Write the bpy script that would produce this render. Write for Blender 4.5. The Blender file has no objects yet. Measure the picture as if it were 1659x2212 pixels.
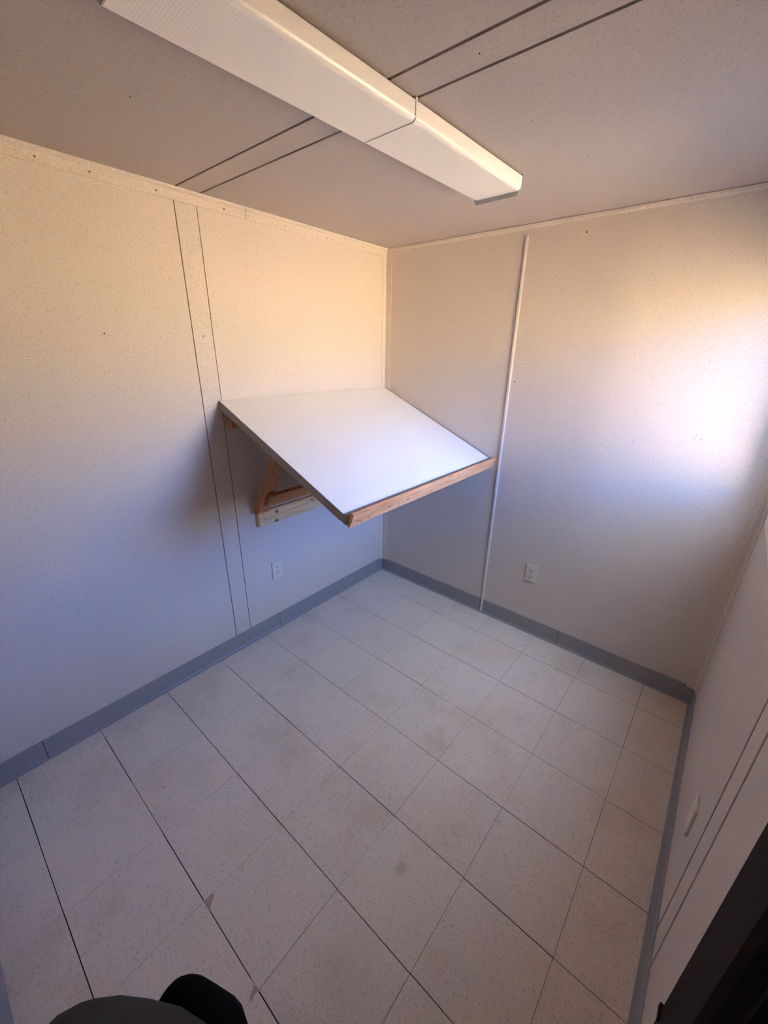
import bpy, bmesh, math, random
from mathutils import Vector, Matrix

random.seed(7)
S = bpy.context.scene
COL = S.collection
PI = math.pi

# ------------------------------------------------------------------ room size (metres)
W = 2.117          # left wall x=0 .. right wall x=W
D = -2.515         # back wall y=0 .. front wall y=D
H = 2.26           # ceiling height
T = 0.07           # wall thickness
TR = 0.045         # the thin right wall
WY0, WY1, WZ0, WZ1 = -0.88, -0.080, 1.105, 1.96        # window opening in the right wall
DY0, DY1, DZ1 = -2.44, -1.680, 2.03                  # doorway in the right wall
GROUND = -0.75     # the yard outside lies below the raised floor

# ------------------------------------------------------------------ camera
cam_d = bpy.data.cameras.new('camera')
cam = bpy.data.objects.new('camera', cam_d); COL.objects.link(cam)
yaw, pitch, roll = -0.69694320, -0.38013681, 0.01701402
d = Vector((math.sin(yaw) * math.cos(pitch), math.cos(yaw) * math.cos(pitch), math.sin(pitch)))
r = d.cross(Vector((0, 0, 1))).normalized(); u = r.cross(d)
c_, s_ = math.cos(roll), math.sin(roll)
r2 = c_ * r + s_ * u; u2 = -s_ * r + c_ * u
CAM = Vector((1.90724, -2.26039, 1.67919))
cam.matrix_world = Matrix(((r2.x, u2.x, -d.x, CAM.x), (r2.y, u2.y, -d.y, CAM.y), (r2.z, u2.z, -d.z, CAM.z), (0, 0, 0, 1)))
cam_d.sensor_fit = 'VERTICAL'; cam_d.sensor_height = 36.0; cam_d.sensor_width = 27.0
cam_d.lens = 877.65 / 2212 * 36.0
cam_d.clip_start = 0.02
S.camera = cam

# ------------------------------------------------------------------ sky, sun, exposure
SKY_STRENGTH = 19.0
SUN_STRENGTH = 300.0
world = bpy.data.worlds.new('sky'); S.world = world; world.use_nodes = True
wn = world.node_tree; wn.nodes.clear()
wo = wn.nodes.new('ShaderNodeOutputWorld'); wb = wn.nodes.new('ShaderNodeBackground')
tc = wn.nodes.new('ShaderNodeTexCoord'); sx = wn.nodes.new('ShaderNodeSeparateXYZ'); rp = wn.nodes.new('ShaderNodeValToRGB')
SKY = [(0.0, (1.35, 1.12, 0.88)), (0.09, (0.90, 0.92, 1.12)), (0.24, (0.40, 0.74, 2.15)), (0.50, (0.34, 0.54, 1.25)), (0.72, (0.48, 0.58, 0.90)), (1.0, (0.46, 0.56, 0.90))]
while len(rp.color_ramp.elements) < len(SKY): rp.color_ramp.elements.new(0.5)
for e_, (p_, k_) in zip(rp.color_ramp.elements, SKY): e_.position = p_; e_.color = (*k_, 1)      # warm haze low down, blue above; bands shaped by height to light the floor and walls
wn.links.new(tc.outputs['Generated'], sx.inputs[0]); wn.links.new(sx.outputs['Z'], rp.inputs[0])
wn.links.new(rp.outputs[0], wb.inputs['Color']); wb.inputs['Strength'].default_value = SKY_STRENGTH
wn.links.new(wb.outputs[0], wo.inputs['Surface'])

sun_d = bpy.data.lights.new('sun', 'SUN'); sun = bpy.data.objects.new('sun', sun_d); COL.objects.link(sun)
sun_d.energy = SUN_STRENGTH; sun_d.angle = 0.009; sun_d.color = (1.0, 0.81, 0.53)
sun.rotation_euler = Vector((0.62, 0.48, -0.55)).to_track_quat('-Z', 'Y').to_euler()   # from behind the wall, so no beam enters the window
sun.location = (0, -6, 8)

port_d = bpy.data.lights.new('sky_portal', 'AREA'); port = bpy.data.objects.new('sky_portal', port_d); COL.objects.link(port)
port_d.shape = 'RECTANGLE'; port_d.size = WZ1 - WZ0; port_d.size_y = WY1 - WY0
port_d.cycles.is_portal = True
port.location = (W + TR + 0.05, (WY0 + WY1) / 2, (WZ0 + WZ1) / 2); port.rotation_euler = (0, PI / 2, 0)

vs = S.view_settings
S.display_settings.display_device = 'sRGB'
vs.view_transform = 'Standard'; vs.look = 'None'; vs.gamma = 1.0; vs.use_curve_mapping = False
vs.exposure = 0.5
cy = S.cycles
cy.max_bounces = 16; cy.diffuse_bounces = 12; cy.glossy_bounces = 4; cy.transparent_max_bounces = 8
cy.use_denoising = True; cy.sample_clamp_indirect = 0; cy.caustics_reflective = False; cy.caustics_refractive = False

# ------------------------------------------------------------------ helpers
def boxg(bm, x0, x1, y0, y1, z0, z1):
    v = [bm.verts.new((x, y, z)) for x in (x0, x1) for y in (y0, y1) for z in (z0, z1)]
    for f in ((0, 1, 3, 2), (4, 6, 7, 5), (0, 4, 5, 1), (2, 3, 7, 6), (0, 2, 6, 4), (1, 5, 7, 3)):
        bm.faces.new([v[i] for i in f])
    return v

def prism(bm, pts, axis, a0, a1):
    """Extrude a closed 2-D outline along an axis (0 x: pts are y,z; 1 y: pts are x,z; 2 z: pts are x,y)."""
    def P(p, a):
        return (a, p[0], p[1]) if axis == 0 else (p[0], a, p[1]) if axis == 1 else (p[0], p[1], a)
    A = [bm.verts.new(P(p, a0)) for p in pts]; B = [bm.verts.new(P(p, a1)) for p in pts]
    bm.faces.new(A); bm.faces.new(list(reversed(B)))
    n = len(pts)
    for i in range(n):
        bm.faces.new((A[i], B[i], B[(i + 1) % n], A[(i + 1) % n]))

def disc(bm, c, n, rad, depth=0.002, seg=10):
    n = Vector(n).normalized(); a = n.orthogonal().normalized(); b = n.cross(a); c = Vector(c)
    lo = [bm.verts.new(c + rad * (math.cos(2 * PI * k / seg) * a + math.sin(2 * PI * k / seg) * b)) for k in range(seg)]
    hi = [bm.verts.new(v.co + n * depth) for v in lo]
    bm.faces.new(hi)
    for k in range(seg):
        bm.faces.new((lo[k], lo[(k + 1) % seg], hi[(k + 1) % seg], hi[k]))

def link(name, bm, mat, parent=None, bevel=0.0, smooth=False, local=False):
    if bevel:
        bmesh.ops.bevel(bm, geom=[e for e in bm.edges], offset=bevel, segments=2, affect='EDGES', clamp_overlap=True)
    bmesh.ops.recalc_face_normals(bm, faces=bm.faces)
    me = bpy.data.meshes.new(name)
    if parent is not None and not local:
        off = parent.matrix_world.translation if parent.parent is None else parent['base']
        off = Vector(off)
        for v in bm.verts: v.co -= off
    bm.to_mesh(me); bm.free()
    me.materials.append(mat)
    if smooth:
        for p in me.polygons: p.use_smooth = True
    o = bpy.data.objects.new(name, me); COL.objects.link(o)
    if parent is not None:
        o.parent = parent
    return o

def box(name, b, mat, parent=None, bevel=0.0):
    bm = bmesh.new(); boxg(bm, *b); return link(name, bm, mat, parent, bevel)

def empty(name, loc=(0, 0, 0), kind=None):
    o = bpy.data.objects.new(name, None); o.empty_display_size = 0.1
    o.matrix_world = Matrix.Translation(loc); o.location = loc; COL.objects.link(o)
    if kind: o['kind'] = kind
    return o

def thing(name, label, cat, loc=(0, 0, 0), group=None):
    o = empty(name, loc); o['label'] = label; o['category'] = cat
    if group: o['group'] = group
    return o

def struct(o):
    o['kind'] = 'structure'; return o

# ------------------------------------------------------------------ materials
def new_mat(name):
    m = bpy.data.materials.new(name); m.use_nodes = True
    nt = m.node_tree; return m, nt, nt.nodes['Principled BSDF']

def plain(name, col, rough=0.5, metal=0.0, spec=0.5):
    m, nt, b = new_mat(name)
    b.inputs['Base Color'].default_value = (*col, 1); b.inputs['Roughness'].default_value = rough
    b.inputs['Metallic'].default_value = metal; b.inputs['Specular IOR Level'].default_value = spec
    return m

def nnoise(nt, vec, scale, detail=2.0, rough=0.5):
    n = nt.nodes.new('ShaderNodeTexNoise'); n.inputs['Scale'].default_value = scale
    n.inputs['Detail'].default_value = detail; n.inputs['Roughness'].default_value = rough
    nt.links.new(vec, n.inputs['Vector']); return n

def ramp(nt, fac, stops):
    r_ = nt.nodes.new('ShaderNodeValToRGB'); e = r_.color_ramp.elements
    while len(e) < len(stops): e.new(0.5)
    for k, (p, c) in enumerate(stops):
        e[k].position = p; e[k].color = (*c, 1) if len(c) == 3 else c
    nt.links.new(fac, r_.inputs[0]); return r_

def mix(nt, a, b, fac, mode='MIX'):
    m = nt.nodes.new('ShaderNodeMix'); m.data_type = 'RGBA'; m.blend_type = mode
    for sock, v in ((m.inputs[6], a), (m.inputs[7], b), (m.inputs[0], fac)):
        if hasattr(v, 'links'): nt.links.new(v, sock)
        elif isinstance(v, (int, float)): sock.default_value = v
        else: sock.default_value = (*v, 1)
    return m.outputs[2]

def mapping(nt, vec, scale=(1, 1, 1), rot=(0, 0, 0)):
    m = nt.nodes.new('ShaderNodeMapping'); m.inputs['Scale'].default_value = scale; m.inputs['Rotation'].default_value = rot
    nt.links.new(vec, m.inputs['Vector']); return m.outputs[0]

def position(nt):
    return nt.nodes.new('ShaderNodeNewGeometry').outputs['Position']

def vinyl(name, base, stretch=(1, 1, 0.45), scuffs=()):
    """Off-white vinyl-faced board with a fine linen fleck."""
    m, nt, b = new_mat(name); pos = position(nt)
    v = mapping(nt, pos, stretch)
    fine = nnoise(nt, v, 420, 2.0, 0.6); mid = nnoise(nt, v, 120, 3.0, 0.6); big = nnoise(nt, pos, 2.2, 3.0)
    c1 = ramp(nt, fine.outputs[0], [(0.30, tuple(x * 0.74 for x in base)), (0.52, base), (0.75, tuple(min(1, x * 1.14) for x in base))])
    c2 = ramp(nt, mid.outputs[0], [(0.25, (0.76, 0.75, 0.74)), (0.42, (1, 1, 1)), (1.0, (1, 1, 1))])
    c3 = ramp(nt, big.outputs[0], [(0.3, (0.965, 0.96, 0.955)), (0.7, (1, 1, 1))])
    col = mix(nt, mix(nt, c1.outputs[0], c2.outputs[0], 1.0, 'MULTIPLY'), c3.outputs[0], 1.0, 'MULTIPLY')
    fl = nt.nodes.new('ShaderNodeTexVoronoi'); fl.inputs['Scale'].default_value = 26; nt.links.new(pos, fl.inputs['Vector'])
    sp = ramp(nt, fl.outputs['Distance'], [(0.0, (1, 1, 1)), (0.035, (0, 0, 0))])
    col = mix(nt, col, tuple(x * 0.62 for x in base), sp.outputs[0])
    for c, rad in scuffs:                                   # grey rub marks
        dn = nt.nodes.new('ShaderNodeVectorMath'); dn.operation = 'DISTANCE'; nt.links.new(pos, dn.inputs[0]); dn.inputs[1].default_value = c
        wob = nnoise(nt, pos, 90, 3.0)
        mm = nt.nodes.new('ShaderNodeMath'); mm.operation = 'MULTIPLY_ADD'; nt.links.new(wob.outputs[0], mm.inputs[0]); mm.inputs[1].default_value = rad * 2.4
        nt.links.new(dn.outputs['Value'], mm.inputs[2])
        f = ramp(nt, mm.outputs[0], [(rad * 1.5, (0.5, 0.5, 0.5)), (rad * 1.9, (0, 0, 0))])
        col = mix(nt, col, (0.33, 0.31, 0.30), f.outputs[0])
    nt.links.new(col, b.inputs['Base Color'])
    b.inputs['Roughness'].default_value = 0.62; b.inputs['Specular IOR Level'].default_value = 0.3
    bp = nt.nodes.new('ShaderNodeBump'); bp.inputs['Strength'].default_value = 0.25; bp.inputs['Distance'].default_value = 0.0006
    nt.links.new(fine.outputs[0], bp.inputs['Height']); nt.links.new(bp.outputs[0], b.inputs['Normal'])
    return m

WALLC = (0.67, 0.60, 0.515)
M_wall = vinyl('wall_vinyl', WALLC)
M_back = vinyl('wall_vinyl_scuffed', WALLC, scuffs=[((1.806, 0, 1.349), 0.010), ((1.826, 0, 1.334), 0.008), ((1.80, 0, 1.335), 0.008)])
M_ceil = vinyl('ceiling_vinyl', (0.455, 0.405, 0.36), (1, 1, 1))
M_trim = vinyl('trim_vinyl', (0.69, 0.615, 0.52))
M_batten = plain('batten_vinyl', (0.70, 0.65, 0.60), 0.42, 0, 0.4)
M_gap = plain('dark_gap', (0.055, 0.042, 0.038), 0.9, 0, 0.1)
M_base = plain('cove_base', (0.29, 0.285, 0.28), 0.45, 0, 0.4)
M_ivory = plain('ivory_plastic', (0.68, 0.64, 0.52), 0.35)
M_plate = plain('plate_off_white', (0.72, 0.66, 0.57), 0.45)
M_slot = plain('slot_black', (0.012, 0.011, 0.010), 0.6)
M_screw = plain('screw_steel', (0.5, 0.49, 0.46), 0.35, 0.8)
M_nail = plain('nail_dark', (0.035, 0.028, 0.025), 0.6, 0.3)
M_bronze = plain('dark_bronze', (0.030, 0.021, 0.016), 0.8, 0.0, 0.08)
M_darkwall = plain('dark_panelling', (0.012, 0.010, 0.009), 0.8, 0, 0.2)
M_alu = plain('window_frame', (0.75, 0.75, 0.74), 0.35, 0.0)
M_white = plain('white_sill', (0.86, 0.86, 0.85), 0.3)
M_pan = plain('fixture_enamel', (0.78, 0.77, 0.74), 0.35)
M_cap = plain('fixture_end_grey', (0.42, 0.42, 0.41), 0.4)
M_spacer = plain('spacer_wood', (0.33, 0.25, 0.19), 0.7, 0, 0.2)
M_edge = plain('board_edge', (0.30, 0.255, 0.225), 0.5)

def m_floor_tile():
    m, nt, b = new_mat('vinyl_tile')
    tc_ = nt.nodes.new('ShaderNodeTexCoord'); oi = nt.nodes.new('ShaderNodeObjectInfo')
    ad = nt.nodes.new('ShaderNodeVectorMath'); ad.operation = 'MULTIPLY_ADD'
    cb = nt.nodes.new('ShaderNodeCombineXYZ')
    for k in range(3): nt.links.new(oi.outputs['Random'], cb.inputs[k])
    nt.links.new(cb.outputs[0], ad.inputs[0]); ad.inputs[1].default_value = (37, 11, 23); nt.links.new(tc_.outputs['Object'], ad.inputs[2])
    v = ad.outputs[0]
    pos = position(nt)
    a = nnoise(nt, mapping(nt, v, (1, 0.55, 1)), 210, 3, 0.62); bnoise = nnoise(nt, mapping(nt, v, (0.6, 1, 1)), 130, 3, 0.62); big = nnoise(nt, pos, 3.1, 4, 0.6)
    base = (0.75, 0.665, 0.555)
    c = ramp(nt, a.outputs[0], [(0.30, (0.50, 0.43, 0.35)), (0.43, base), (0.62, base), (0.74, (0.83, 0.76, 0.66))])
    c2 = ramp(nt, bnoise.outputs[0], [(0.28, (0.72, 0.70, 0.67)), (0.42, (1, 1, 1)), (1, (1, 1, 1))])
    col = mix(nt, c.outputs[0], c2.outputs[0], 1.0, 'MULTIPLY')
    dirt = ramp(nt, big.outputs[0], [(0.30, (0.90, 0.86, 0.82)), (0.5, (1, 1, 1)), (1, (1, 1, 1))])
    col = mix(nt, col, dirt.outputs[0], 1.0, 'MULTIPLY')
    tint = ramp(nt, oi.outputs['Random'], [(0, (0.98, 0.978, 0.975)), (1, (1.0, 1.0, 1.0))])
    col = mix(nt, col, tint.outputs[0], 1.0, 'MULTIPLY')
    # worn brownish stains and specks of dirt
    for cpt, rad, amt in (((1.245, -1.06, 0), 0.10, 0.30), ((1.09, -.87, 0), 0.13, 0.22), ((1.42, -1.55, 0), 0.03, 0.5), ((1.61, -1.19, 0), 0.02, 0.4)):
        dn = nt.nodes.new('ShaderNodeVectorMath'); dn.operation = 'DISTANCE'; nt.links.new(pos, dn.inputs[0]); dn.inputs[1].default_value = cpt
        wob = nnoise(nt, pos, 25, 4)
        mm = nt.nodes.new('ShaderNodeMath'); mm.operation = 'MULTIPLY_ADD'; nt.links.new(wob.outputs[0], mm.inputs[0]); mm.inputs[1].default_value = rad * 1.6
        nt.links.new(dn.outputs['Value'], mm.inputs[2])
        f = ramp(nt, mm.outputs[0], [(rad * 0.7, (amt,) * 3), (rad * 1.7, (0, 0, 0))])
        col = mix(nt, col, (0.30, 0.25, 0.20), f.outputs[0])
    vo = nt.nodes.new('ShaderNodeTexVoronoi'); vo.inputs['Scale'].default_value = 9; nt.links.new(pos, vo.inputs['Vector'])
    sp = ramp(nt, vo.outputs['Distance'], [(0.0, (1, 1, 1)), (0.025, (0, 0, 0))])
    col = mix(nt, col, (0.12, 0.09, 0.08), sp.outputs[0])
    nt.links.new(col, b.inputs['Base Color'])
    rr = ramp(nt, big.outputs[0], [(0.3, (0.42,) * 3), (0.7, (0.55,) * 3)])
    nt.links.new(rr.outputs[0], b.inputs['Roughness']); b.inputs['Specular IOR Level'].default_value = 0.4
    return m
M_tile = m_floor_tile()
M_adhesive = plain('old_adhesive', (0.44, 0.33, 0.285), 0.8)

def m_wood(name, light, dark, axis=1, knots=(), gscale=1.0):
    m, nt, b = new_mat(name); pos = position(nt)
    sc = [30.0, 30.0, 30.0]; sc[axis] = 2.2
    v = mapping(nt, pos, tuple(s * gscale for s in sc))
    n1 = nnoise(nt, v, 1.6, 5, 0.65); n2 = nnoise(nt, v, 6.0, 3, 0.6)
    c = ramp(nt, n1.outputs[0], [(0.30, dark), (0.50, light), (0.72, tuple(min(1, x * 1.2) for x in light))])
    c2 = ramp(nt, n2.outputs[0], [(0.30, (0.72, 0.66, 0.60)), (0.5, (1, 1, 1))])
    col = mix(nt, c.outputs[0], c2.outputs[0], 0.7, 'MULTIPLY')
    for kp, rad in knots:
        dn = nt.nodes.new('ShaderNodeVectorMath'); dn.operation = 'DISTANCE'; nt.links.new(pos, dn.inputs[0]); dn.inputs[1].default_value = kp
        f = ramp(nt, dn.outputs['Value'], [(0.0, (0.95,) * 3), (rad * 0.6, (0.75,) * 3), (rad * 1.4, (0, 0, 0))])
        col = mix(nt, col, (0.13, 0.07, 0.04), f.outputs[0])
    nt.links.new(col, b.inputs['Base Color']); b.inputs['Roughness'].default_value = 0.6; b.inputs['Specular IOR Level'].default_value = 0.3
    return m
M_pine = m_wood('pale_pine', (0.76, 0.55, 0.31), (0.60, 0.40, 0.20), 1, [((0.03, -0.985, 0.80), 0.012), ((0.03, -0.99, 0.742), 0.014), ((0.03, -.72, .80), .008)])
M_rail = m_wood('orange_fir', (0.74, 0.38, 0.17), (0.55, 0.24, 0.09), 1, [((0.875, -1.12, 1.04), 0.006), ((.875, -.86, 1.05), .006)])
M_strut = m_wood('reddish_fir', (0.46, 0.21, 0.09), (0.32, 0.13, 0.05), 2)
M_cross = m_wood('reddish_fir_cross', (0.47, 0.22, 0.10), (0.33, 0.14, 0.055), 1)

m, nt, b = new_mat('white_laminate'); M_lam = m
n = nnoise(nt, position(nt), 1.8, 3)
cc = ramp(nt, n.outputs[0], [(0.3, (0.88, 0.85, 0.72)), (0.7, (0.90, 0.88, 0.76))])
nt.links.new(cc.outputs[0], b.inputs['Base Color']); b.inputs['Roughness'].default_value = 0.33; b.inputs['Specular IOR Level'].default_value = 0.45

def m_lens():
    m, nt, b = new_mat('prismatic_acrylic')
    tc_ = nt.nodes.new('ShaderNodeTexCoord')
    vo = nt.nodes.new('ShaderNodeTexVoronoi'); vo.inputs['Scale'].default_value = 150; vo.inputs['Randomness'].default_value = 0.15
    nt.links.new(tc_.outputs['Object'], vo.inputs['Vector'])
    c = ramp(nt, vo.outputs['Distance'], [(0.0, (0.90, 0.87, 0.81)), (0.7, (0.80, 0.77, 0.71))])
    nt.links.new(c.outputs[0], b.inputs['Base Color'])
    bp = nt.nodes.new('ShaderNodeBump'); bp.inputs['Strength'].default_value = 0.35; bp.inputs['Distance'].default_value = 0.0012
    nt.links.new(vo.outputs['Distance'], bp.inputs['Height']); nt.links.new(bp.outputs[0], b.inputs['Normal'])
    b.inputs['Roughness'].default_value = 0.3
    return m
M_lens = m_lens()

m, nt, b = new_mat('window_glass'); M_glass = m
tr = nt.nodes.new('ShaderNodeBsdfTransparent'); gl = nt.nodes.new('ShaderNodeBsdfGlossy'); gl.inputs['Roughness'].default_value = 0.01
fr = nt.nodes.new('ShaderNodeFresnel'); fr.inputs['IOR'].default_value = 1.45; mx = nt.nodes.new('ShaderNodeMixShader')
ge = nt.nodes.new('ShaderNodeNewGeometry'); io = nt.nodes.new('ShaderNodeMix'); io.data_type = 'FLOAT'      # same reflectance from both faces of the thin pane
io.inputs[2].default_value = 1.45; io.inputs[3].default_value = 1 / 1.45
nt.links.new(ge.outputs['Backfacing'], io.inputs[0]); nt.links.new(io.outputs[0], fr.inputs['IOR'])
tr.inputs['Color'].default_value = (0.96, 0.975, 0.97, 1)
nt.links.new(fr.outputs[0], mx.inputs[0]); nt.links.new(tr.outputs[0], mx.inputs[1]); nt.links.new(gl.outputs[0], mx.inputs[2])
nt.links.new(mx.outputs[0], nt.nodes['Material Output'].inputs['Surface'])

m, nt, b = new_mat('dry_yard_gravel'); M_yard = m
n = nnoise(nt, position(nt), 0.8, 6, 0.6); n3 = nnoise(nt, position(nt), 40, 3)
c = ramp(nt, n.outputs[0], [(0.3, (0.46, 0.36, 0.25)), (0.7, (0.56, 0.45, 0.32))])
c3 = ramp(nt, n3.outputs[0], [(0.3, (0.8, 0.8, 0.8)), (0.7, (1, 1, 1))])
nt.links.new(mix(nt, c.outputs[0], c3.outputs[0], 1.0, 'MULTIPLY'), b.inputs['Base Color']); b.inputs['Roughness'].default_value = 0.95

# ------------------------------------------------------------------ the yard outside
struct(box('ground', (-30, 90, -60, 60, GROUND - 0.2, GROUND), M_yard))

# ------------------------------------------------------------------ floor
X_LINES = [1.5986 + (k - 5) * 0.3048 for k in range(7)]            # joints parallel to the left wall
Y_LINES = [-0.2144 - k * 0.3048 for k in range(8)]                 # joints parallel to the back wall
TILE_H = 0.003
floor = struct(box('floor', (-T, 3.4, -3.2, T, -0.12, -TILE_H), M_gap))
xs = [0.0] + X_LINES + [W + 0.0]; ys = [0.0] + Y_LINES + [D]
tile_meshes = {}
CLIPS = {}   # broken tile corners: (column, row) -> outline with the corner missing
for i in range(len(xs) - 1):
    for j in range(len(ys) - 1):
        gx = random.uniform(0.0004, 0.0009); gy = random.choice((0.0009, 0.0013, 0.0017))
        x0, x1 = xs[i] + gx, xs[i + 1] - gx
        y1, y0 = ys[j] - gy, ys[j + 1] + gy
        if x1 - x0 < 0.01 or y1 - y0 < 0.01: continue
        cx, cyy = (x0 + x1) / 2, (y0 + y1) / 2
        hx, hy = (x1 - x0) / 2, (y1 - y0) / 2
        out = [(-hx, -hy), (hx, -hy), (hx, hy), (-hx, hy)]
        if abs(xs[i] - 0.989) < 0.01 and abs(ys[j + 1] + 2.043) < 0.01:      # chipped corner
            out = [(-hx + 0.034, -hy), (hx, -hy), (hx, hy), (-hx, hy), (-hx, -hy + 0.030), (-hx + 0.012, -hy + 0.026), (-hx + 0.022, -hy + 0.013)]
        if abs(xs[i + 1] - 1.2938) < 0.01 and abs(ys[j] + 2.043) < 0.01:
            out = [(-hx, -hy), (hx, -hy), (hx, hy - 0.028), (hx - 0.010, hy - 0.016), (hx - 0.017, hy), (-hx, hy)]
        bm = bmesh.new(); prism(bm, out, 2, -TILE_H, random.uniform(-0.00015, 0.00015))
        o = link('tile', bm, M_tile, floor, local=True); o.location = (cx, cyy, 0)
bm = bmesh.new()
prism(bm, [(0.985, -2.047), (1.03, -2.047), (1.03, -2.005), (0.985, -2.005)], 2, -TILE_H, -0.0003)
prism(bm, [(1.26, -2.080), (1.298, -2.080), (1.298, -2.038), (1.26, -2.038)], 2, -TILE_H, -0.0003)
link('adhesive_residue', bm, M_adhesive, floor)

# ------------------------------------------------------------------ walls: dark core, vinyl-faced panels, battens over the joints
PT = 0.006; G = 0.0035
wl = struct(box('wall_left', (-T, -PT, D - T, T, -0.12, H + 0.1), M_gap))
box('panel', (-PT - .002, 0, -1.2230 + G, T, 0, H), M_wall, wl)
box('panel', (-PT - .002, 0, D - T, -1.3139 - G, 0, H), M_wall, wl)
box('batten', (-PT - .002, 0.0008, -1.3139, -1.2230, 0, H), M_wall, wl, 0.0008)

wb_ = struct(box('wall_back', (-T, W + T, PT, T, -0.12, H + 0.1), M_gap))
bm = bmesh.new(); boxg(bm, -T, 0.9030 - G, 0, PT + .002, 0, H); boxg(bm, 0.9030 - G, 0.9150, 0, PT + .002, 2.211, H); link('panel', bm, M_back, wb_)
box('panel', (0.9150, W + T, 0, PT + .002, 0, H), M_back, wb_)
box('batten', (0.9030, 0.9175, -0.007, PT + .002, 0, 2.213), M_batten, wb_, 0.0022)

# right wall with the window opening and the doorway
def with_holes(bm, x0, x1, ya, yb, za, zb, hole):
    hy0, hy1, hz0, hz1 = hole
    if ya < hy0: boxg(bm, x0, x1, ya, hy0, za, zb)
    if hy1 < yb: boxg(bm, x0, x1, hy1, yb, za, zb)
    if za < hz0: boxg(bm, x0, x1, hy0, hy1, za, hz0)
    if hz1 < zb: boxg(bm, x0, x1, hy0, hy1, hz1, zb)
bm = bmesh.new()
with_holes(bm, W + PT, W + TR, -1.27, T, -0.12, H + 0.1, (WY0, WY1, WZ0, WZ1))
with_holes(bm, W + PT, W + TR, D - T, -1.27, -0.12, H + 0.1, (DY0, DY1, -0.003, DZ1))
wr = struct(link('wall_right', bm, M_gap))
bm = bmesh.new(); with_holes(bm, W, W + PT + .002, -1.2230 + G + .008, T, 0, H, (WY0, WY1, WZ0, WZ1)); link('panel', bm, M_wall, wr)
bm = bmesh.new(); with_holes(bm, W, W + PT + .002, D - T, -1.3139 - G - .008, 0, H, (DY0, DY1, -0.001, DZ1)); link('panel', bm, M_wall, wr)
box('batten', (W, W + PT + .002, -1.3139, -1.2230, 0, H), M_wall, wr, 0.0008)

wf = struct(box('wall_front', (-T, W + T, D - T, D - PT, -0.12, H + 0.1), M_gap))
box('panel', (-T, W + T, D - PT - .002, D, 0, H), M_wall, wf)

# ceiling: two panels with an open groove on both sides of the strip between them
cl = struct(box('ceiling', (-T, W + T, D - T, T, H + PT, H + 0.12), M_gap))
G2 = 0.0045
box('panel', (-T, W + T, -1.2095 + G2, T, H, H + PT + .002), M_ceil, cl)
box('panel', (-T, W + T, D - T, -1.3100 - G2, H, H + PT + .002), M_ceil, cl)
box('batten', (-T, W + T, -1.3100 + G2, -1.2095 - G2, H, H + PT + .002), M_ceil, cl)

# small nail heads and holes left in walls and ceiling
for par, pts, nrm in ((wl, [(0, -1.661, 1.72), (0, -1.268, 1.723)], (1, 0, 0)), (wb_, [(.938, 0, 1.527), (1.19, 0, 2.19)], (0, -1, 0)),
                      (cl, [(1.29, -.93, H), (1.31, -1.26, H), (.55, -1.66, H), (1.35, -.62, H), (1.80, -.60, H)], (0, 0, -1))):
    for p in pts:
        bm = bmesh.new(); disc(bm, p, nrm, 0.0034 if par is wb_ else 0.0018 if par is cl else 0.003, 0.0012, 8); link('nail_head', bm, M_nail, par)

# ------------------------------------------------------------------ trims
t1 = empty('trim_1', (0, 0, H), 'structure')                        # strip and cove under the ceiling along the left wall
prof = [(0, 2.216), (0.006, 2.2155), (0.007, 2.244), (0.0075, 2.2475), (0.012, 2.2485), (0.018, 2.2535), (0.0195, H), (0, H)]
for a, b_ in ((-0.9960, -0.002), (D, -0.9992)):
    bm = bmesh.new(); prism(bm, prof, 1, a, b_); link('strip', bm, M_trim, t1)
for y in (-.22, -.50, -.78, -1.10, -1.38, -1.60, -1.75):
    bm = bmesh.new(); disc(bm, (0.0064, y, 2.232), (1, 0, 0), 0.0028, 0.0008, 8); link('nail_head', bm, M_nail, t1)
bm = bmesh.new(); prism(bm, [(0, 2.2405), (-0.004, 2.2405), (-0.008, 2.247), (-0.0095, H - .002), (0, H - .002)], 0, 0, W)
struct(link('trim_2', bm, M_trim))                                  # thin moulding along the back wall
bm = bmesh.new(); prism(bm, [(0, 0), (0.046, 0), (0.046, -0.0025), (0.007, -0.0045), (0.0045, -0.007), (0.0025, -0.034), (0, -0.034)], 2, 0.09, 2.243)
struct(link('trim_3', bm, M_trim))                                  # moulding in the back left corner
bm = bmesh.new(); prism(bm, [(W, 0), (W, -0.040), (W - 0.003, -0.040), (W - 0.007, -0.013), (W - 0.013, -0.007), (W - 0.044, -0.003), (W - 0.044, 0)], 2, 0.09, 2.243)
struct(link('trim_4', bm, M_trim))                                  # moulding in the back right corner

# ------------------------------------------------------------------ grey cove baseboards
BH = 0.101
def cove(sign):   # outline (distance from wall, height)
    return [(0, 0), (0.016, 0), (0.0155, 0.003), (0.009, 0.006), (0.005, 0.012), (0.0035, 0.020), (0.003, BH - 0.003), (0.002, BH), (0, BH)]
def baseboard(name, axis, fix, sign, cuts):
    e = empty(name, (0, 0, 0), 'structure')
    for a, b_ in cuts:
        bm = bmesh.new()
        prism(bm, [(fix + sign * p, z) for p, z in cove(1)], axis, a, b_)
        link('strip', bm, M_base, e)
    for k in range(len(cuts) - 1):                    # dark butt joints between the lengths
        lo, hi = sorted((cuts[k][0], cuts[k][1], cuts[k + 1][0], cuts[k + 1][1]))[1:3]
        bm = bmesh.new(); prism(bm, [(fix, 0.0), (fix + sign * .0024, 0.0), (fix + sign * .0018, BH - .001), (fix, BH - .001)], axis, lo, hi); link('seam', bm, M_slot, e)
baseboard('baseboard_left', 1, 0, 1, [(-1.0130, 0), (-2.236, -1.0155), (D, -2.2385)])
baseboard('baseboard_back', 0, 0, -1, [(0, 1.4240), (1.4265, W)])
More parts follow.
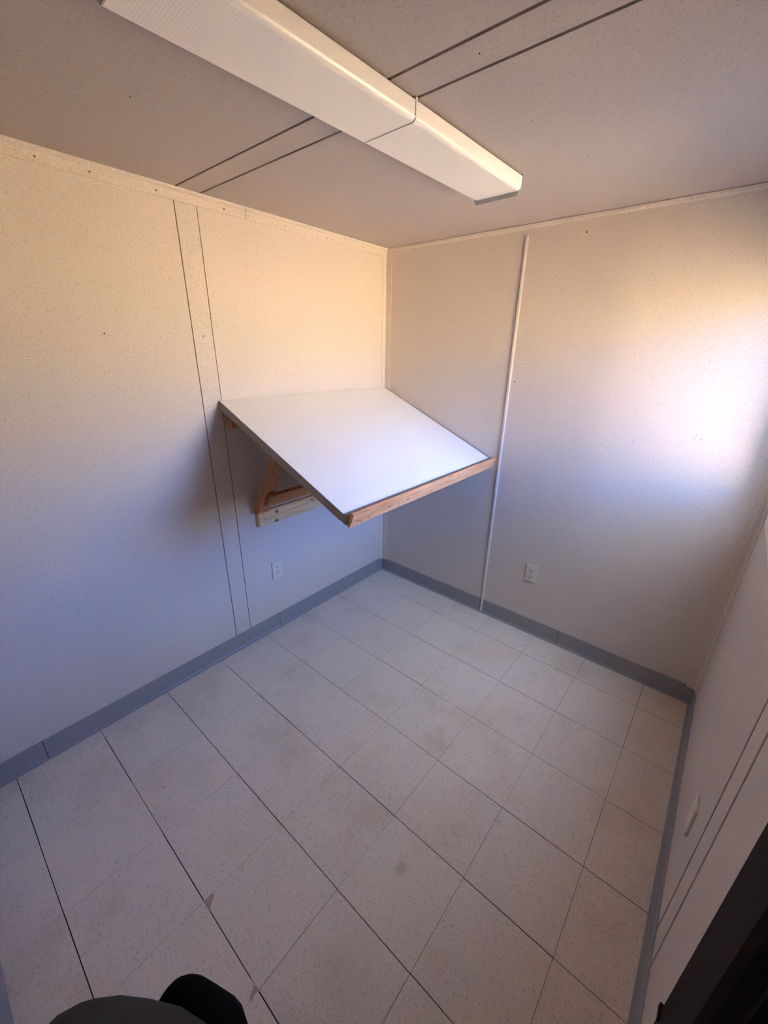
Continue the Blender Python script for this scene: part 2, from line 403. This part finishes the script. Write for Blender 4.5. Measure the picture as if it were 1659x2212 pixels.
baseboard('baseboard_right', 1, W, -1, [(-1.53, 0)])
baseboard('baseboard_front', 0, D, 1, [(0, W)])

# ------------------------------------------------------------------ window in the right wall (it lets the daylight in)
w1 = empty('window_1', (W, (WY0 + WY1) / 2, WZ0), 'structure')
def frame_ring(x0, x1, y0, y1, z0, z1, t):
    bm = bmesh.new()
    boxg(bm, x0, x1, y0, y1, z0, z0 + t); boxg(bm, x0, x1, y0, y1, z1 - t, z1)
    boxg(bm, x0, x1, y0, y0 + t, z0 + t, z1 - t); boxg(bm, x0, x1, y1 - t, y1, z0 + t, z1 - t)
    return bm
link('window_frame', frame_ring(W + 0.004, W + TR + 0.012, WY0, WY1, WZ0, WZ1, 0.012), M_alu, w1)
ym = (WY0 + WY1) / 2
for (a, b_, xo) in ((WY0 + .012, ym + .012, W + .010), (ym - .012, WY1 - .012, W + .030)):
    sash = link('sash', frame_ring(xo, xo + 0.018, a, b_, WZ0 + .012, WZ1 - .012, 0.022), M_alu, w1)
    sash['base'] = tuple(w1.location)
    box('pane', (xo + 0.007, xo + 0.011, a + .02, b_ - .02, WZ0 + .032, WZ1 - .032), M_glass, sash)
box('window_sill', (W - 0.010, W + 0.03, WY0 - 0.03, -0.17, WZ0 - 0.035, WZ0 + 0.002), M_white, w1, 0.002)

# ------------------------------------------------------------------ dark doorway in the right wall
d1 = empty('door_1', (W, (DY0 + DY1) / 2, 0), 'structure')
CX0 = W - 0.012
bm = bmesh.new(); prism(bm, [(CX0, DY1 - .012), (CX0 + .001, DY1 + .12), (W, DY1 + .122), (W, DY1), (W + TR, DY1), (W + TR, DY1 - .018), (W + .038, DY1 - .018), (W + .038, DY1 - .030), (W + .024, DY1 - .030), (W + .024, DY1 - .018), (W, DY1 - .018)], 2, 0, DZ1)
link('door_jamb', bm, M_bronze, d1)
bm = bmesh.new(); boxg(bm, CX0, W, DY0 - .05, DY0 + .012, 0, DZ1); boxg(bm, W, W + TR, DY0, DY0 + .018, 0, DZ1)
link('door_jamb', bm, M_bronze, d1)
bm = bmesh.new(); boxg(bm, CX0, W, DY0 - .05, DY1 + .12, DZ1 - .012, DZ1 + .05); boxg(bm, W, W + TR, DY0, DY1, DZ1 - .018, DZ1)
link('door_header', bm, M_bronze, d1)
box('strike_plate', (CX0 - 0.004, CX0 + 0.003, DY1 + .100, DY1 + .128, 0.388, 0.406), M_bronze, d1, 0.001)
# dark passage behind the doorway
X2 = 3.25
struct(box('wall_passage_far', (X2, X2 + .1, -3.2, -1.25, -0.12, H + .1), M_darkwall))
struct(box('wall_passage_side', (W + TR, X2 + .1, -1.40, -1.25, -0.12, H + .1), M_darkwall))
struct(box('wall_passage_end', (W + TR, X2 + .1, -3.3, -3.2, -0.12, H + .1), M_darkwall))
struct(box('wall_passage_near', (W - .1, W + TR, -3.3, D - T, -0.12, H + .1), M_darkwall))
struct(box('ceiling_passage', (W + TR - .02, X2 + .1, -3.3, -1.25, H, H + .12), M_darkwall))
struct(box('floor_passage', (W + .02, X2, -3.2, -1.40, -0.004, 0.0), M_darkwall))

# ------------------------------------------------------------------ wall-hung drafting board
DB = thing('drafting_board', 'white sloping drafting board hung on wooden brackets in the back left corner', 'drafting board', (0.0, -0.62, 0.735))
YL, YR = -1.235, -0.012
sl = math.atan2(0.359, 0.841)
sv = Vector((math.cos(sl), -math.sin(sl))); nv = Vector((math.sin(sl), math.cos(sl)))     # down the slope, out of the board (x,z)
A = Vector((0.006, 1.4385)); Lb = 0.908; TH = 0.041
B = A + sv * Lb
# top sheet with a slightly rounded front, and the board's core showing at its edges
bm = bmesh.new()
prism(bm, [tuple(A), tuple(B), tuple(B - nv * 0.0022), tuple(A - nv * 0.0022)], 1, YL, YR); link('laminate_top', bm, M_lam, DB)
bm = bmesh.new()
p_ = [A - nv * 0.0022, B - nv * 0.0022, B - nv * 0.006 + sv * 0.002, B - nv * (TH - .006) + sv * 0.002, B - nv * TH - sv * .004, A - nv * TH]
prism(bm, [tuple(q) for q in p_], 1, YL + .0006, YR - .0006); link('core', bm, M_edge, DB)
# pencil rail along the front edge
E0 = B + sv * 0.002
def slab(a0, a1, n0, n1):      # outline in the slope's own axes: along the slope, out of the board
    return [tuple(E0 + sv * a0 + nv * n0), tuple(E0 + sv * a1 + nv * n0), tuple(E0 + sv * a1 + nv * n1), tuple(E0 + sv * a0 + nv * n1)]
bm = bmesh.new(); prism(bm, slab(0.0, 0.026, -0.040, -0.001), 1, YL + 0.001, -0.010); link('rail_spacer', bm, M_spacer, DB, 0.001)
bm = bmesh.new(); prism(bm, slab(0.0262, 0.042, -0.046, 0.020), 1, YL + 0.008, -0.002); link('pencil_rail', bm, M_rail, DB, 0.002)
fn = Vector((sv.x, 0, sv.y))
for y, off in ((-1.185, -.020), (-1.16, -.034), (-1.00, -.012), (-.985, -.016), (-.92, -.036), (-.55, -.002), (-.30, -.034)):
    c = E0 + sv * 0.0414 + nv * off
    bm = bmesh.new(); disc(bm, (c.x, y, c.y), fn, 0.0034, 0.001, 8); link('nail_head', bm, M_nail, DB)
# ledger, upper cleat, struts and cross brace
box('ledger', (0.0015, 0.030, -1.103, -0.06, 0.736, 0.823), M_pine, DB, 0.0015)
for y, z in ((-1.072, .805), (-1.066, .775), (-1.066, .75), (-.86, .78)):
    bm = bmesh.new(); disc(bm, (0.0298, y, z), (1, 0, 0), 0.0026, 0.001, 8); link('nail_head', bm, M_nail, DB)
box('upper_cleat', (0.0015, 0.040, -1.205, -0.05, 1.305, 1.352), M_strut, DB, 0.0015)
du = Vector((0.508, 0.861)).normalized(); dn_ = Vector((du.y, -du.x))                      # up the strut, out of it (x,z)
def und(x): return (A.y - nv.y * TH) - (x - (A.x - nv.x * TH)) * math.tan(sl)
F0 = Vector((0.107, 0.925))                                                               # a point on the strut's outer face
def strut(y0, y1):
    lo = F0 - du * 0.122
    hi_f, hi_b = F0.copy(), (F0 - dn_ * 0.036)
    while hi_f.y < und(hi_f.x) - .001: hi_f += du * 0.002
    while hi_b.y < und(hi_b.x) - .001: hi_b += du * 0.002
    lob = lo - dn_ * 0.036
    while lob.x < 0.002: lob += du * 0.002
    lo2 = Vector((lo.x, lo.y)); lo2.y = max(lo.y, .824)
    bm = bmesh.new(); prism(bm, [tuple(lo2), tuple(hi_f), tuple(hi_b), tuple(lob), (max(.004, lob.x), .824)], 1, y0, y1)
    return link('strut', bm, M_strut, DB)
strut(-1.120, -1.046); strut(-0.17, -0.096)
bm = bmesh.new()
c0 = F0 - du * 0.046 + dn_ * 0.0005
q = [c0, c0 + dn_ * 0.022, c0 + dn_ * 0.022 + du * 0.082, c0 + du * 0.082]
prism(bm, [tuple(k) for k in q], 1, -1.095, -0.09); link('cross_brace', bm, M_cross, DB, 0.0015)
for y, a in ((-1.078, .062), (-1.06, .062), (-1.078, .036), (-.9, .07)):
    c = c0 + dn_ * 0.0215 + du * a
    bm = bmesh.new(); disc(bm, (c.x, y, c.y), (dn_.x, 0, dn_.y), 0.0036, 0.001, 8); link('nail_head', bm, M_nail, DB)

# ------------------------------------------------------------------ ceiling light: wraparound tube fitting with two lens lengths
CL = thing('ceiling_light', 'long white wraparound fluorescent ceiling light, switched off', 'ceiling light', (1.018, -1.225, H))
CL.rotation_euler = (0, 0, -math.radians(1.6))
hw, LD, hl = 0.0955, 0.0475, 0.625
bm = bmesh.new(); boxg(bm, -hw + 0.012, hw - 0.012, -hl + .004, hl - .004, -0.016, -0.0005); link('housing', bm, M_pan, CL, local=True)
def lens_profile(g=0.0):
    pts = []
    def arc(cx, cz, rr, a0, a1, k=5):
        for i in range(k + 1):
            a = math.radians(a0 + (a1 - a0) * i / k); pts.append((cx + rr * math.cos(a), cz + rr * math.sin(a)))
    pts.append((-hw, -0.007)); arc(-hw + .015, -LD + .015, .015, 180, 270); arc(hw - .015, -LD + .015, .015, 270, 360); pts.append((hw, -0.007))
    inner = [(x * 0.975, max(z + 0.002, -LD + .002)) for x, z in pts]
    return pts + list(reversed(inner))
def lens(y0, y1):
    bm = bmesh.new(); prism(bm, lens_profile(), 1, y0, y1); return link('lens', bm, M_lens, CL, local=True)
lens(-hl + .003, 0.010); lens(0.016, hl - .003)
def cap(y0, y1, drop, mat, name):
    bm = bmesh.new(); pts = [(-hw - .002, -0.001), (-hw - .002, -LD + .012), (-hw + .012, -LD - drop), (hw - .012, -LD - drop), (hw + .002, -LD + .012), (hw + .002, -0.001)]
    prism(bm, pts, 1, y0, y1); return link(name, bm, mat, CL, local=True)
cap(hl - .003, hl, .015, M_cap, 'end_plate'); cap(-hl, -hl + .003, .001, M_cap, 'end_plate')
cap(0.010, 0.016, -.0025, M_pan, 'joint_band')

# ------------------------------------------------------------------ electric outlets
def outlet(label, loc, rz):
    t = thing('outlet', label, 'outlet', loc, 'duplex outlets low on the walls')
    t.rotation_euler = (0, 0, rz)                        # local: plate in the x-z plane, facing -y
    bm = bmesh.new(); boxg(bm, -.035, .035, -.006, 0, -.057, .057); link('cover_plate', bm, M_ivory, t, 0.0022, local=True)
    for sz in (1, -1):
        zc = sz * 0.0195
        bm = bmesh.new()
        pts = [(0.0165 * math.cos(a) if abs(math.cos(a)) < .9 else math.copysign(.0155, math.cos(a)), zc + 0.0140 * max(-.86, min(.86, math.sin(a)))) for a in [2 * PI * k / 20 for k in range(20)]]
        prism(bm, pts, 1, -.0078, -.0055); rc = link('receptacle', bm, M_ivory, t, local=True)
        for sx_, hh in ((-.0063, .0045), (.0063, .0038)):
            bm = bmesh.new(); boxg(bm, sx_ - .0014, sx_ + .0014, -.0082, -.0070, zc + .0032 - hh, zc + .0032 + hh); link('slot', bm, M_slot, rc, local=True)
        bm = bmesh.new(); disc(bm, (0, -.0070, zc - .0072), (0, -1, 0), .0027, .0012, 10); link('ground_hole', bm, M_slot, rc, local=True)
    bm = bmesh.new(); disc(bm, (0, -.0058, 0), (0, -1, 0), .003, .0012, 10); link('screw', bm, M_screw, t, local=True)
    return t
outlet('ivory duplex outlet under the drafting board on the left wall', (0.0005, -1.001, 0.412), PI / 2)
outlet('ivory duplex outlet on the back wall, right of the thin batten', (1.206, -0.0005, 0.418), 0)
pl = thing('blank_plate', 'small blank wall plate seen edge-on, low on the right wall', 'wall plate', (W - .0003, -1.045, 0.398))
pl.rotation_euler = (0, 0, -PI / 2)
bm = bmesh.new(); boxg(bm, -.035, .035, -.007, 0, -.057, .057); link('cover_plate', bm, M_plate, pl, 0.0015, local=True)
for z in (.030, -.030):
    bm = bmesh.new(); disc(bm, (0, -.0068, z), (0, -1, 0), .003, .001, 10); link('screw', bm, M_plate, pl, local=True)

# ------------------------------------------------------------------ the person in the doorway, one bent arm reaching into view
def cpt(x, y, z): return CAM + r2 * x - u2 * y + d * z          # right, down, forward of the lens
def skin(name, chains, mat, parent, sub=2, root=0):
    """chains: lists of (key, point, radius); a repeated key joins chains."""
    idx, V, Rr, E_ = {}, [], [], []
    for ch in chains:
        prev = None
        for key, p, rad in ch:
            if key not in idx:
                idx[key] = len(V); V.append(Vector(p)); Rr.append(rad)
            k = idx[key]
            if prev is not None: E_.append((prev, k))
            prev = k
    off = parent.matrix_world.translation if parent else Vector()
    me = bpy.data.meshes.new(name); me.from_pydata([tuple(v - off) for v in V], E_, []); me.materials.append(mat)
    o = bpy.data.objects.new(name, me); COL.objects.link(o)
    if parent: o.parent = parent
    sk = o.modifiers.new('skin', 'SKIN'); sk.use_smooth_shade = True
    for k, rad in enumerate(Rr):
        rr = rad if isinstance(rad, tuple) else (rad, rad)
        me.skin_vertices[0].data[k].radius = rr
    me.skin_vertices[0].data[root].use_root = True
    sb = o.modifiers.new('smooth', 'SUBSURF'); sb.levels = sub; sb.render_levels = sub
    return o
M_skin = plain('skin', (0.50, 0.30, 0.22), 0.55)
M_hair = plain('hair_dark', (0.03, 0.02, 0.015), 0.7)
M_eye = plain('eye_white', (0.7, 0.68, 0.65), 0.3)
M_jacket = plain('jacket_charcoal', (0.035, 0.035, 0.036), 0.95, 0, 0.15)
M_sleeve_black = plain('jacket_black', (0.006, 0.006, 0.006), 1.0, 0, 0.05)
M_trous = plain('trousers_dark', (0.03, 0.032, 0.04), 0.9, 0, 0.2)
M_shoe = plain('shoe_black', (0.015, 0.013, 0.012), 0.5)
P = thing('person', 'person in a black jacket, only a bent arm in view at the bottom edge', 'person', (2.34, -2.06, 0.0))
f2 = Vector((-0.85, 0.50, 0)).normalized(); l2 = Vector((-f2.y, f2.x, 0)); z3 = Vector((0, 0, 1))
PEL = Vector((2.34, -2.045, 0.93)); CHE = Vector((2.215, -2.095, 1.27)); SHC = Vector((2.145, -2.125, 1.42))
SL = SHC + l2 * 0.175; SR = SHC - l2 * 0.175
K = 0.776
EL = cpt(-0.197 * K, 0.449 * K, 0.335 * K); ER = SR + Vector((-0.05, 0.05, -0.27))
PH = CAM - d * 0.016 - u2 * 0.055                                # middle of the phone
HL = PH - r2 * 0.055 - u2 * 0.035 - d * 0.035; HR = PH + r2 * 0.055 - u2 * 0.035 - d * 0.035
WL = HL + (EL - HL).normalized() * 0.085; WR = HR + (ER - HR).normalized() * 0.085
NK = SHC + z3 * 0.10 + f2 * 0.015; HD = SHC + z3 * 0.235 + f2 * 0.02; HT = HD + z3 * 0.075
def hand(side, Hc, Wc):
    tow = (Hc - Wc).normalized(); inn = r2 * side
    ch = []
    for k, (sp, ln) in enumerate(((-.028, .062), (-.009, .072), (.010, .069), (.028, .055))):
        a = Hc + u2 * (-sp) + tow * .012; dirn = (u2 * .25 - d * .55 + inn * .35).normalized()
        b1 = a + dirn * ln * .45; b2 = b1 + (dirn + inn * .8).normalized() * ln * .33; b3 = b2 + (inn + d * .35).normalized() * ln * .26
        ch.append([('h%d' % side, Hc, .026), ('k%d%d' % (side, k), a, .011), ('f%d%d1' % (side, k), b1, .0092), ('f%d%d2' % (side, k), b2, .0085), ('f%d%d3' % (side, k), b3, .0072)])
    t0 = Hc - inn * .012 + u2 * .018
    ch.append([('h%d' % side, Hc, .026), ('t%d0' % side, t0 + u2 * .012, .013), ('t%d1' % side, t0 + u2 * .038 + inn * .012, .010), ('t%d2' % side, t0 + u2 * .058 + inn * .026, .0085)])
    return ch
def leg(side):
    hp = PEL + l2 * .09 * side - z3 * .04
    kn = hp + l2 * .015 * side + f2 * .02; kn.z = .49
    an = Vector((hp.x, hp.y, .085)) + l2 * .02 * side - f2 * .02
    return hp, kn, an
body = [[('pel', PEL, (.13, .095)), ('wai', (PEL + CHE) / 2, (.12, .085)), ('che', CHE, (.145, .10)), ('shc', SHC - z3 * .02, (.12, .085)), ('nk', NK, .052), ('hd', HD, (.072, .088)), ('ht', HT, (.066, .078))],
        [('shc', SHC - z3 * .02, .1), ('sl', SL, .052), ('el', EL, .036), ('wl', WL, .027), ('h1', HL, .026)],
        [('shc', SHC - z3 * .02, .1), ('sr', SR, .052), ('er', ER, .032), ('wr', WR, .027), ('h-1', HR, .026)]]
for sd in (1, -1):
    hp, kn, an = leg(sd)
    body.append([('pel', PEL, .12), ('hp%d' % sd, hp, .080), ('kn%d' % sd, kn, .052), ('an%d' % sd, an, .036), ('to%d' % sd, an + f2 * .13 - z3 * .05, .030)])
body += hand(1, HL, WL) + hand(-1, HR, WR)
nose = HD + f2 * .098 - z3 * .005
body.append([('hd', HD, .08), ('no', nose, .011)])
bo = skin('body', body, M_skin, P)
for sd in (1, -1):
    bm = bmesh.new(); bmesh.ops.create_icosphere(bm, subdivisions=2, radius=.012, matrix=Matrix.Translation(HD + f2 * .082 + l2 * .031 * sd + z3 * .022)); link('eye', bm, M_eye, P, smooth=True)
    bm = bmesh.new(); bmesh.ops.create_icosphere(bm, subdivisions=2, radius=1, matrix=Matrix.Translation(HD + l2 * .082 * sd - f2 * .005) @ Matrix.Diagonal((.014, .014, .03, 1))); link('ear', bm, M_skin, P, smooth=True)
bm = bmesh.new(); bmesh.ops.create_icosphere(bm, subdivisions=2, radius=1, matrix=Matrix.Translation(HD + f2 * .084 - z3 * .045) @ Matrix.Rotation(math.atan2(f2.y, f2.x), 4, 'Z') @ Matrix.Diagonal((.008, .024, .005, 1))); link('mouth', bm, plain('lips', (.42, .18, .15)), P, smooth=True)
bm = bmesh.new(); bmesh.ops.create_uvsphere(bm, u_segments=24, v_segments=14, radius=1, matrix=Matrix.Translation(HD + z3 * .045 - f2 * .018) @ Matrix.Diagonal((.100, .100, .098, 1)))
bmesh.ops.delete(bm, geom=[v for v in bm.verts if (v.co - HD).z < .03 and (v.co - HD).dot(f2) > -.03], context='VERTS'); link('hair', bm, M_hair, P, smooth=True)
MIDL = (SL + EL) / 2; LOWL = EL.lerp(WL, .45)
jk = [[('b', PEL - z3 * .08, (.165, .13)), ('a', PEL, (.16, .125)), ('w', (PEL + CHE) / 2, (.155, .115)), ('c', CHE, (.175, .125)), ('s', SHC - z3 * .02, (.14, .10)), ('n', NK - z3 * .02, .068)],
      [('s', SHC - z3 * .02, .12), ('sl', SL, .078), ('ml', MIDL, .060), ('el', EL, .066 * K), ('ll', LOWL, .046), ('wl', WL, .040)],
      [('el', EL, .066 * K), ('fd', cpt(-.292 * K, .494 * K, .335 * K), .058 * K)],
      [('s', SHC - z3 * .02, .12), ('sr', SR, .080), ('er', ER, .074), ('wr', WR, .040)]]
skin('jacket', jk, M_jacket, P)
skin('sleeve_black_part', [[('a', cpt(-.163 * K, .378 * K, .328 * K), .011 * K), ('b', cpt(-.163 * K, .408 * K, .326 * K), .033 * K), ('c', cpt(-.150 * K, .470 * K, .322 * K), .074 * K)]], M_sleeve_black, P)  # right part of the bent sleeve, coloured blacker than the rest
tr_ = []
for sd in (1, -1):
    hp, kn, an = leg(sd)
    tr_.append([('pel', PEL - z3 * .01, .135), ('hp%d' % sd, hp, .098), ('kn%d' % sd, kn, .072), ('an%d' % sd, an + z3 * .02, .060)])
skin('trousers', tr_, M_trous, P)
for sd in (1, -1):
    hp, kn, an = leg(sd)
    t0 = Vector((an.x, an.y, .045))
    skin('shoe', [[('a', t0 - f2 * .05, .045), ('b', t0 + f2 * .04, .045), ('c', t0 + f2 * .13 - z3 * .008, .038), ('d', t0 + f2 * .18 - z3 * .012, .030)]], M_shoe, P)
PHN = thing('phone', 'black phone held up in both hands in the doorway', 'phone', tuple(PH))
R3 = Matrix(((r2.x, u2.x, -d.x), (r2.y, u2.y, -d.y), (r2.z, u2.z, -d.z))).to_4x4()
bm = bmesh.new(); boxg(bm, -.036, .036, -.074, .074, -.004, .004); bmesh.ops.bevel(bm, geom=list(bm.edges), offset=.0035, segments=2, affect='EDGES')
bmesh.ops.transform(bm, matrix=R3, verts=bm.verts); link('phone_body', bm, M_shoe, PHN, local=True)
bm = bmesh.new(); boxg(bm, -.033, .033, -.071, .071, .0038, .0045); bmesh.ops.transform(bm, matrix=R3, verts=bm.verts); link('screen', bm, M_slot, PHN, local=True)
